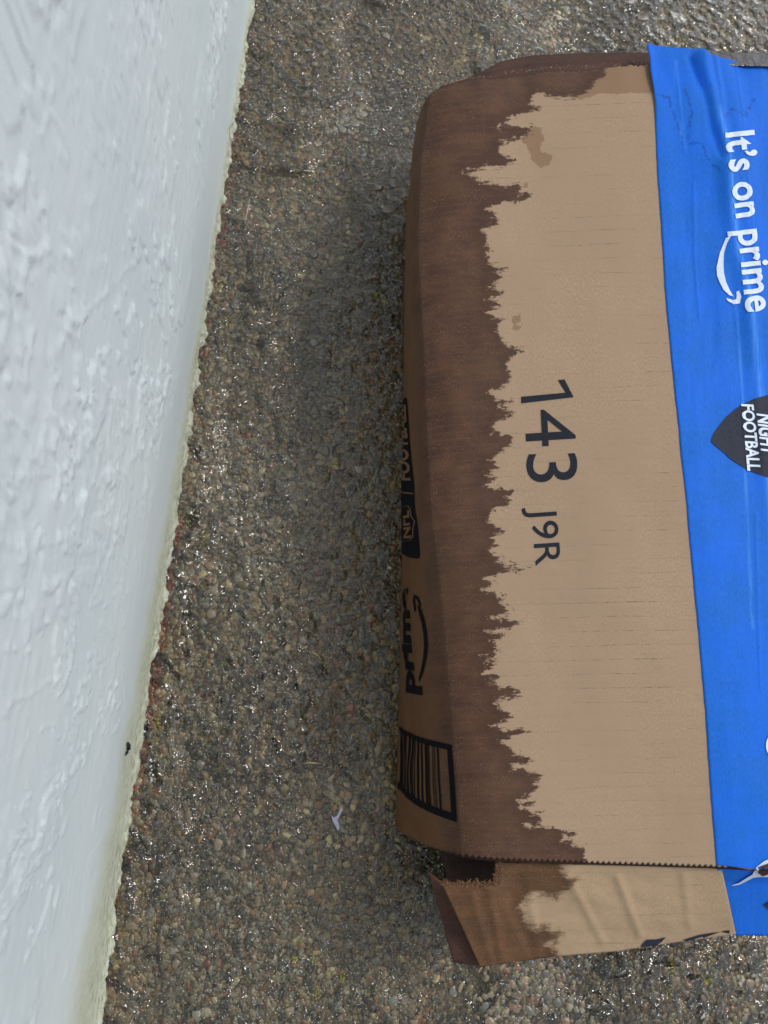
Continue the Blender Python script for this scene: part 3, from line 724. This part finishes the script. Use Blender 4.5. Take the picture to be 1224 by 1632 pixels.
# ------------------------------------------------------------------ blue band
RIDGE = [(1118, 92), (1126, 140), (1132, 185), (1144, 250), (1150, 330), (1160, 400), (1180, 480), (1192, 580), (1206, 680), (1218, 800), (1226, 900)]
def blue_lift(px, py):
    r = polydist(px, py, RIDGE)
    side = px-np.interp(py, [p[1] for p in RIDGE], [p[0] for p in RIDGE])
    amp = 0.0048*sstep(1000, 300, py)
    d = amp*np.exp(-(r/13.0)**2)*(1+0.3*np.sin(py/37)) - amp*0.45*np.exp(-((side-20)/12.0)**2)
    r2 = polydist(px, py, [(1100, 95), (1118, 150), (1128, 215), (1140, 262)]); d = d-0.0038*np.exp(-(r2/6.0)**2)
    r3 = polydist(px, py, [(1140, 90), (1146, 140), (1146, 190)]); d = d+0.0022*np.exp(-(r3/5.0)**2)
    for ln in ([(1075, 100), (1078, 170), (1086, 250)], [(1160, 480), (1172, 600), (1178, 700)], [(1098, 300), (1100, 420), (1108, 520)], [(1176, 90), (1180, 220), (1200, 420)], [(1200, 820), (1208, 1100)]):
        d = d+0.00055*np.exp(-(polydist(px, py, ln)/2.2)**2)
    d = d+(fbm(px/22, py/120, 61, 3)-0.5)*0.0012*sstep(1300, 300, py)
    return d+0.0016+0.0035*sstep(70, 20, r)*sstep(900, 300, py)
bt = [(1000, 62), (1034, 64), (1060, 69), (1090, 76), (1150, 90), (1190, 96), (1224, 94), (1400, 96)]
qs = np.concatenate([np.arange(0, 240, 1.8), np.arange(240, 400, 10)]); rw = np.linspace(0, 1, 640)
pts, SX, SY = [], [], []
for q in qs:
    y0 = interp(bt, 1034+q); y1 = interp(edge_bot, 1142+q)-1
    if q < 60: y1 = 1378+q*0.1
    py = y0+(y1-y0)*rw; px = interp(blue_edge, py)+q+(0.8*(vnoise(py/14, 0*py, 8)-0.5) if q == 0 else 0)
    base = undul(px, np.maximum(py, 100)); curl = 0.0045*np.exp(-q/26.0)*sstep(230, 70, py)
    z = H+base+blue_lift(px, py)*(0.35+0.65*min(q/30, 1))+curl-0.004*sstep(100, 60, py)
    if q == 0: z = z-0.0006
    p = P(px, py, H); pts.append(np.stack([p[:, 0], p[:, 1], z], -1)); SX.append(px); SY.append(py)
    last = (p, px, py)
for h in np.linspace(0.08, 1, 8):
    p, px, py = last; pts.append(np.stack([p[:, 0]+0.006, p[:, 1], np.maximum(H*(1-h), 0.003)+0*px], -1)); SX.append(px+h*250); SY.append(py)
G3 = np.stack(pts, 1); SX = np.stack(SX, 1); SY = np.stack(SY, 1)
me = up_grid('blue_band', G3); stamp(me, SX, SY, 0*SX)
tide = [(1044, 158), (1062, 162), (1066, 185), (1076, 205), (1083, 238), (1100, 236), (1112, 240), (1118, 262), (1124, 272), (1134, 285)]
td = np.minimum(polydist(SX, SY, tide), polydist(SX, SY, [(1088, 150), (1096, 190), (1090, 215), (1092, 235)]))
td = np.minimum(td, polydist(SX, SY, [(1150, 195), (1160, 180), (1185, 190), (1200, 160)])); attr(me, 'tide', np.where(td < 30, td, 60))
rb = polydist(SX, SY, [(x+6, y) for x, y in RIDGE[2:]]+[(1236, 1000)]); rb = np.minimum(rb, 3+1.5*polydist(SX, SY, [(1075, 100), (1078, 200), (1084, 240)])); rb = np.minimum(rb, 3+1.5*polydist(SX, SY, [(1160, 480), (1172, 600), (1180, 720), (1196, 1000)])); attr(me, 'painted_sheen', rb)
BV_blue = BVHTree.FromPolygons([tuple(v) for v in G3.reshape(-1, 3)], grid_faces(*G3.shape[:2]).tolist())
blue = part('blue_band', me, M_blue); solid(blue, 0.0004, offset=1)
o, BV_bflap = ruled('blue_band', [(0, 1141, 1377), (0.3, 1220, 1382), (1, 1400, 1386)], [(0, 1172, 1491), (1, 1400, 1493)], H-0.0035, 0.088, M_blue, 50, 30, 0.0008, 0.0006, seed=9,
      prof=lambda v: np.where(v < 0.24, v*1.9, 0.456+(v-0.24)*0.716), label='blue band folded down over the near end')
attr(o.data, 'tide', np.full(len(o.data.vertices), 60.0)); attr(o.data, 'painted_sheen', np.full(len(o.data.vertices), 60.0))
# clear tape: crumpled glossy lip at the far end of the band
ruled('clear_tape', [(0, 1098, 79), (0.3, 1136, 80), (0.6, 1170, 84), (1, 1330, 85)], [(0, 1100, 92), (0.5, 1160, 104), (1, 1330, 108)], 0.1225, 0.1275, M_tape, 90, 14, 0.0042, 0.0003, seed=15)

# torn hole in the band at the near edge
def patch(name, outline, bv, mat, off, parent=box, step=14.0, smooth=False):
    bm = bmesh.new(); vs = [bm.verts.new((x, y, 0)) for x, y in outline]; bm.faces.new(vs)
    return lay(name, bm, bv, mat, off, parent, step)
def lay(name, bm, bv, mat, off, parent=box, step=14.0):
    """drape flat print (photo plane outline) on the surface below it"""
    bm.normal_update(); bmesh.ops.triangulate(bm, faces=bm.faces[:])
    xs = [v.co.x for v in bm.verts]; ys = [v.co.y for v in bm.verts]
    for ax, lo, hi in ((0, min(xs), max(xs)), (1, min(ys), max(ys))):
        g = math.ceil(lo/step)*step
        while g < hi:
            co = [0, 0, 0]; co[ax] = g; no = [0, 0, 0]; no[ax] = 1
            bmesh.ops.bisect_plane(bm, geom=bm.verts[:]+bm.edges[:]+bm.faces[:], plane_co=co, plane_no=no, dist=1e-4); g += step
    dead = []
    for v in bm.verts:
        far = P(v.co.x, v.co.y, 0.0); d = Vector(far-CAM).normalized(); h, n, i, t = bv.ray_cast(Vector(CAM), d)
        if h is None: dead.append(v); continue
        if n.dot(d) > 0: n = -n
        v.co = h+n*off
    if dead: bmesh.ops.delete(bm, geom=dead, context='VERTS')
    me = bpy.data.meshes.new(name); bm.normal_update(); bm.to_mesh(me); bm.free()
    return part(name, me, mat, False, parent)
_f1 = grid_faces(*G3.shape[:2]); _g2 = np.array([v.co+box.location for v in o.data.vertices])
BV_both = BVHTree.FromPolygons([tuple(v) for v in np.concatenate([G3.reshape(-1, 3), _g2])], _f1.tolist()+(grid_faces(30, 50)+G3.shape[0]*G3.shape[1]).tolist())
patch('torn_edge', [(1163, 1410), (1176, 1405), (1188, 1397), (1198, 1391), (1203, 1382), (1214, 1373), (1240, 1360), (1252, 1368), (1244, 1386), (1226, 1395), (1210, 1395), (1200, 1396), (1188, 1402), (1176, 1408)], BV_both, M_torn, 0.0012, step=5.0)
patch('torn_hole', [(1206, 1387), (1211, 1379), (1220, 1376), (1238, 1368), (1246, 1376), (1238, 1389), (1222, 1390), (1214, 1393)], BV_both, M_dark, 0.0017, step=5.0)

# ------------------------------------------------------------------ print
def text_bm(s, bold=0.0, space=1.0, shear=0.0):
    cu = bpy.data.curves.new('txt', 'FONT'); cu.body = s; cu.size = 1.0; cu.offset = bold; cu.space_character = space; cu.shear = shear; cu.resolution_u = 6
    o = bpy.data.objects.new('txt', cu); COL.objects.link(o); bpy.context.view_layer.update()
    me = bpy.data.meshes.new_from_object(o.evaluated_get(bpy.context.evaluated_depsgraph_get()))
    bm = bmesh.new(); bm.from_mesh(me); bpy.data.objects.remove(o); bpy.data.curves.remove(cu); bpy.data.meshes.remove(me)
    bmesh.ops.remove_doubles(bm, verts=bm.verts, dist=1e-4); return bm
CAP = 0.73
def text_map(bm, O, E, U0, U1):
    O, E, U0, U1 = (np.array(a, float) for a in (O, E, U0, U1))
    x0 = min(v.co.x for v in bm.verts); x1 = max(v.co.x for v in bm.verts)
    for v in bm.verts:
        t = (v.co.x-x0)/(x1-x0); q = O+(E-O)*t+(U0*(1-t)+U1*t)*(v.co.y/CAP); v.co = (q[0], q[1], 0)
    return bm
def print_text(s, O, E, U0, U1, bv, mat, off=0.00035, bold=0.0, name='printed_text', parent=None, **kw):
    return lay(name, text_map(text_bm(s, bold, **kw), O, E, U0, U1), bv, mat, off, parent or box, 4.0 if bv is BV_blue else 14.0)

patch('printed_number', [(830.4, 632.5), (901.3, 626), (888.9, 606), (899.4, 604.8), (914, 633.2), (830.4, 643)], BV_top, M_ink, 0.00035)
print_text('43', (836, 655), (841, 770), (83, -5), (85, -5), BV_top, M_ink, bold=0.0, name='printed_number')
print_text('J9R', (845, 809), (854, 902), (44, -3), (43, -3), BV_top, M_ink, bold=0.0)
print_text("It’s on prime", (1156, 213), (1190, 499), (46, -5), (46, -5), BV_blue, M_white, off=0.0011, bold=0.022)
patch('printed_arrow', [(1165, 376), (1156, 381), (1146.5, 403), (1141, 427), (1141.5, 440), (1146.5, 452), (1152, 463), (1161, 471.5), (1168.6, 473.5), (1162.5, 465), (1156, 451), (1152.7, 436), (1152, 420), (1153, 404), (1158, 389)], BV_blue, M_white, 0.0011, step=4.0)
patch('printed_arrow', [(1156, 476), (1168, 479.5), (1172, 477.5), (1173, 466), (1177, 464), (1181, 473.5), (1178.4, 484.6), (1168.6, 485.8), (1158.8, 481)], BV_blue, M_white, 0.0011, step=4.0)
up = [(1132.6, 701), (1137, 690), (1146.5, 677), (1158, 663.5), (1171, 652.5), (1185, 643.5), (1200.5, 636.5), (1224, 629), (1250, 626), (1280, 630)]
dn = [(1132.6, 705), (1140, 712), (1151.5, 721), (1163, 732), (1176, 740.7), (1195.6, 751.7), (1224, 761.5), (1250, 762), (1285, 755)]
oval = patch('printed_football', up+[(1330, 655), (1370, 690), (1340, 725)]+dn[::-1], BV_blue, M_ball, 0.0009, step=5.0)
print_text('FOOTBALL', (1181, 645), (1190, 751), (19, 1), (22, 1), BV_blue, M_white, off=0.0015, bold=0.03, name='printed_text', parent=None)
print_text('NIGHT', (1205, 660), (1213, 724), (22, 3), (23, 3), BV_blue, M_white, off=0.0015, bold=0.03)
# rim of a big white letter just inside the picture
bm = bmesh.new(); ring = [(1244+25*math.cos(a), 1188+25*math.sin(a), 0) for a in np.linspace(0, 6.283, 33)[:-1]]; r2 = [(1244+13*math.cos(a), 1188+14*math.sin(a), 0) for a in np.linspace(0, 6.283, 33)[:-1]]
va = [bm.verts.new(v) for v in ring]; vb = [bm.verts.new(v) for v in r2]
for i in range(32): j = (i+1) % 32; bm.faces.new([va[i], va[j], vb[j], vb[i]])
lay('printed_text', bm, BV_blue, M_white, 0.0011, step=4.0)
# dark shape along the rim of the near flap
patch('printed_shape', [(1173, 1479.5), (1148, 1484), (1115, 1489), (1092, 1496), (1070, 1506), (1066, 1504), (1110, 1498), (1172, 1489.5)], BV_flap, M_ball, 0.0005)
patch('printed_shape', [(1020, 1508), (1030, 1497), (1048, 1496), (1061, 1493), (1053, 1501), (1046, 1506), (1024, 1508.5)], BV_flap, M_ball, 0.0005)
patch('printed_shape', [(1216, 1441), (1240, 1428), (1250, 1452), (1226, 1450)], BV_bflap, M_ball, 0.0008)

# print on the flank: laid in (t, y) with t running down the side, y in photo units along the crease
s_t = np.linspace(1, 0.012, 60)
def side_point(t, y, off=0.0006):
    t = min(max(t, 0.015), 0.985); r = np.interp(y, SIDE_SY[:, 30], np.arange(len(SIDE_SY))); c = (1-t)/(1-0.012)*59
    r0 = int(min(r, len(SIDE_SY)-2)); c0 = int(min(c, 58)); fr_, fc = r-r0, c-c0
    g = SIDE_G; p = (g[r0, c0]*(1-fc)+g[r0, c0+1]*fc)*(1-fr_)+(g[r0+1, c0]*(1-fc)+g[r0+1, c0+1]*fc)*fr_
    n = np.cross(g[r0, c0+1]-g[r0, c0], g[r0+1, c0]-g[r0, c0]); n /= np.linalg.norm(n); n = n if n[0] < 0 else -n
    return Vector(p+n*off)
def side_lay(name, bm, mat, off=0.0006, st=0.04, sy_=14.0):
    bm.normal_update(); bmesh.ops.triangulate(bm, faces=bm.faces[:])
    for ax, step in ((0, st), (1, sy_)):
        vals = [v.co[ax] for v in bm.verts]; g = math.ceil(min(vals)/step)*step
        while g < max(vals):
            co = [0, 0, 0]; co[ax] = g; no = [0, 0, 0]; no[ax] = 1
            bmesh.ops.bisect_plane(bm, geom=bm.verts[:]+bm.edges[:]+bm.faces[:], plane_co=co, plane_no=no, dist=1e-6); g += step
    for v in bm.verts: v.co = side_point(v.co.x, v.co.y, off)
    me = bpy.data.meshes.new(name); bm.to_mesh(me); bm.free(); return part(name, me, mat, False)
def side_poly(name, pts, mat, off=0.0006):
    bm = bmesh.new(); bm.faces.new([bm.verts.new((a, b, 0)) for a, b in pts]); return side_lay(name, bm, mat, off)
def side_text(s, base, top, y0, y1, mat, off=0.0006, bold=0.0):
    return side_lay('printed_text', text_map(text_bm(s, bold), (base, y0), (base, y1), (top-base, 0), (top-base, 0)), mat, off)

def side_uv(px, py):
    """(t, y) of the flank point the photo shows at (px, py); past the silhouette t simply runs on"""
    ts = np.linspace(0.02, 0.98, 40); y = py
    for it in range(6):
        q = np.array([project(np.array(side_point(t, y, 0.0))) for t in ts]); k = int(np.argmin(q[:, 0]))
        k = max(k-6, 8) if k > 30 else max(k, 8)
        xx, yy, tt = q[:k+1, 0], q[:k+1, 1], ts[:k+1]
        if px < xx[-1]: t = tt[-1]+(xx[-1]-px)/60.0
        elif px > xx[0]: t = 0.02
        else: t = np.interp(-px, -xx, tt)
        y = y+(py-np.interp(min(t, 0.98), ts, q[:, 1]))
    return min(t, 0.98), y
def flank(pts): return [side_uv(*p) for p in pts]
side_poly('printed_label', flank([(646, 634), (649, 634), (654, 707), (660.5, 772), (667, 844), (670, 884), (668.6, 890), (662, 890), (642, 882), (634, 870), (636, 760), (641, 640)]), M_side_ink, 0.0005)
# word FOOTBALL and the shield, knocked out of the label, reading from near to far
def flank_text(s_, b0, b1, c0, c1, mat, off, bold=0.0):
    """baseline from photo point b0 to b1, tops of the letters at c0, c1"""
    B0, B1, C0, C1 = flank([b0, b1, c0, c1]); q = lambda a, b: (b[0]-a[0], b[1]-a[1])
    return side_lay('printed_text', text_map(text_bm(s_, bold), B0, B1, q(B0, C0), q(B1, C1)), mat, off)
flank_text('FOOTBALL', (656, 766), (648, 645), (642, 764), (638, 643), M_side_gap, 0.0011, 0.03)
side_poly('printed_line', flank([(638, 780), (661, 786), (661, 788), (638, 782)]), M_side_gap, 0.0011)
shield = [(643, 808), (652, 806), (656, 812), (657, 822), (663, 831), (660, 843), (660, 856), (655, 861), (644, 863)]
for a_, b_ in zip(shield[:-1], shield[1:]):
    side_poly('printed_shield', flank([(a_[0]-0.9, a_[1]), (a_[0]+0.9, a_[1]), (b_[0]+0.9, b_[1]), (b_[0]-0.9, b_[1])]), M_side_gap, 0.0011)
flank_text('NFL', (657, 857), (654, 813), (645, 858), (643, 814), M_side_gap, 0.0012, 0.03)
flank_text('prime', (661, 1106), (652, 937), (643, 1102), (639, 937), M_side_ink, 0.0007, 0.05)
sm_o = [(669, 1088), (676, 1070), (680, 1052), (683, 1030), (681, 1005), (677, 985), (671, 967), (666, 963), (668, 975), (673, 992), (676, 1010), (677, 1030), (675, 1052), (672, 1068), (668.5, 1080)]
side_poly('printed_arrow', flank(sm_o), M_side_ink, 0.0007)
side_poly('printed_arrow', flank([(672, 963), (668, 952), (661, 947), (659, 957), (662, 976), (664, 974), (662, 956), (664, 952), (668, 961), (671, 967)]), M_side_ink, 0.0007)
# bar code in its frame
bt0, bt1 = side_uv(721, 1187), side_uv(729, 1310); bl0, bl1 = side_uv(637, 1157), side_uv(634, 1255)
def fr(t, f):      # t from 0 (right end) to 1 (left end), f from 0 (far) to 1 (near)
    a = (bt0[0]+(bl0[0]-bt0[0])*t, bt0[1]+(bl0[1]-bt0[1])*t); b = (bt1[0]+(bl1[0]-bt1[0])*t, bt1[1]+(bl1[1]-bt1[1])*t)
    return (a[0]+(b[0]-a[0])*f, a[1]+(b[1]-a[1])*f)
def bar(t0, t1, f0, f1, off=0.0007, name='bar'): side_poly(name, [fr(t0, f0), fr(t1, f0), fr(t1, f1), fr(t0, f1)], M_side_ink, off)
bar(0, 0.05, 0, 1, name='frame'); bar(0.05, 1, 0, 0.075, name='frame'); bar(0.05, 1, 0.90, 1, name='frame')
for px0, w_ in ((697, 2.2), (692.5, 1), (689.5, 1), (682.5, 1.6), (678, 3), (672, 2), (666.5, 2.4), (662, 1.2), (658, 2.2), (652.5, 3), (648, 1.2), (645, 1.6), (642, 1.2), (639.5, 1.4)):
    a_ = side_uv(px0, 1186)[0]; b_ = side_uv(px0+w_, 1186)[0]; q = (bl0[0]-bt0[0])
    bar((b_-bt0[0])/q, (a_-bt0[0])/q, 0.07, 0.91)

# ------------------------------------------------------------------ small things
def blob(name, pts, rads, mat, label, cat, seg=8, parent=None):
    """small tapered body along a bent line"""
    bm = bmesh.new(); rings = []
    for i, (p, r_) in enumerate(zip(pts, rads)):
        p = Vector(p); d = (Vector(pts[min(i+1, len(pts)-1)])-Vector(pts[max(i-1, 0)])).normalized(); u = d.orthogonal().normalized(); v = d.cross(u)
        rings.append([bm.verts.new(p+(u*math.cos(a)+v*math.sin(a))*r_) for a in np.linspace(0, 2*math.pi, seg, endpoint=False)])
    for a, b in zip(rings[:-1], rings[1:]):
        for i in range(seg): bm.faces.new([a[i], a[(i+1) % seg], b[(i+1) % seg], b[i]])
    bm.faces.new(rings[0][::-1]); bm.faces.new(rings[-1])
    me = bpy.data.meshes.new(name); bm.to_mesh(me); bm.free(); o = link(name, me, mat); tag(o, label, cat); return o
M_black = plain('black husk', (0.012, 0.011, 0.012), 0.35, 0.5, 0.2)
M_straw = plain('pale straw', (0.42, 0.33, 0.16), 0.6, 0.3, 0.2)
M_petal = plain('pale lilac scrap', (0.52, 0.50, 0.62), 0.5, 0.4, 0.15, 900, 0.0003)
M_hair = plain('brown fibre', (0.12, 0.08, 0.06), 0.5, 0.4, 0.2)
M_lichen = plain('yellow lichen', (0.40, 0.38, 0.08), 0.9, 0.2, 0.4, 1500, 0.0006)
c_ = [(199, 1183), (200.5, 1188), (200, 1194), (198, 1199), (195.5, 1204)]
blob('insect_husk', [wall_point(x, y, 0.0016) for x, y in c_], [0.0006, 0.0014, 0.0015, 0.0011, 0.0004], M_black, 'small curved black insect husk stuck to the foot of the white wall', 'insect')
def gp(x, y, z=0.003): return P(x, y, z)
blob('straw', [gp(484, 1217), gp(492, 1215, .0036), gp(500, 1216, .0038), (gp(512, 1217, .003))], [0.0003, 0.0008, 0.0009, 0.0003], M_straw, 'short pale straw lying on the wet paving left of the bar code', 'straw', 5)
blob('stalk', [gp(497, 1039), gp(504, 1043, .0036), gp(512, 1050)], [0.0003, 0.0008, 0.0003], M_straw, 'tiny yellowish stalk on the wet paving left of the word prime', 'stalk', 5)
blob('hair', [wall_point(384, 180, .001), wall_point(370, 186, .0025), wall_point(359, 200, .003), wall_point(359, 216, .003), wall_point(366, 232, .001)], [0.0002]*5, M_hair, 'thin brown curved hair caught on the wall foot near the far corner', 'hair', 4)
blob('bristle', [gp(398, 318, .003), gp(394, 338, .004), gp(390, 358, .003)], [0.0001, 0.0003, 0.0001], plain('white bristle', (0.6, 0.6, 0.6), 0.4), 'thin white bristle on the wet paving near the wall', 'bristle', 4)
bm = bmesh.new(); o1 = [(528, 1299), (532, 1303), (537, 1300), (541, 1293), (545, 1285), (546, 1291), (541, 1301), (538, 1307), (541, 1318), (539, 1325), (534, 1316), (530, 1308)]
vs_ = [bm.verts.new(P(x, y, 0.0034+0.0012*math.sin(i*1.3))) for i, (x, y) in enumerate(o1)]; f_ = bm.faces.new(vs_); bmesh.ops.triangulate(bm, faces=[f_])
me = bpy.data.meshes.new('petal'); bm.to_mesh(me); bm.free(); o = link('petal', me, M_petal, None, False); solid(o, 0.0002)
tag(o, 'torn lilac white petal lying on the wet paving left of the box corner', 'petal')
# yellow lichen crumbs
rg = np.random.default_rng(91); sp = [(1065, 1575, 14), (1068, 1545, 9), (1130, 1560, 9), (500, 1530, 7), (505, 1580, 8), (545, 1560, 7), (470, 1530, 5), (300, 830, 9), (325, 860, 8), (250, 1150, 10), (205, 1290, 8), (150, 1610, 10), (600, 470, 6), (612, 480, 5), (360, 510, 10)]
X = np.concatenate([rg.normal(a, c*0.45, 26) for a, b, c in sp]); Y = np.concatenate([rg.normal(b, c*0.7, 26) for a, b, c in sp])
p = P(X, Y, 0.0015); ok = wall_side(p[:, 0], p[:, 1]) > 0.002; p = p[ok]
V, F, k_ = chips(p[:, 0], p[:, 1], rg.uniform(0.0003, 0.0010, len(p)), rg.uniform(0.0008, 0.0022, len(p)), 5, 8)
o = link('lichen', fast_mesh('lichen', V, F), M_lichen, None, False); tag(o, 'yellow lichen crumbs on the wet paving', 'lichen', kind='stuff')
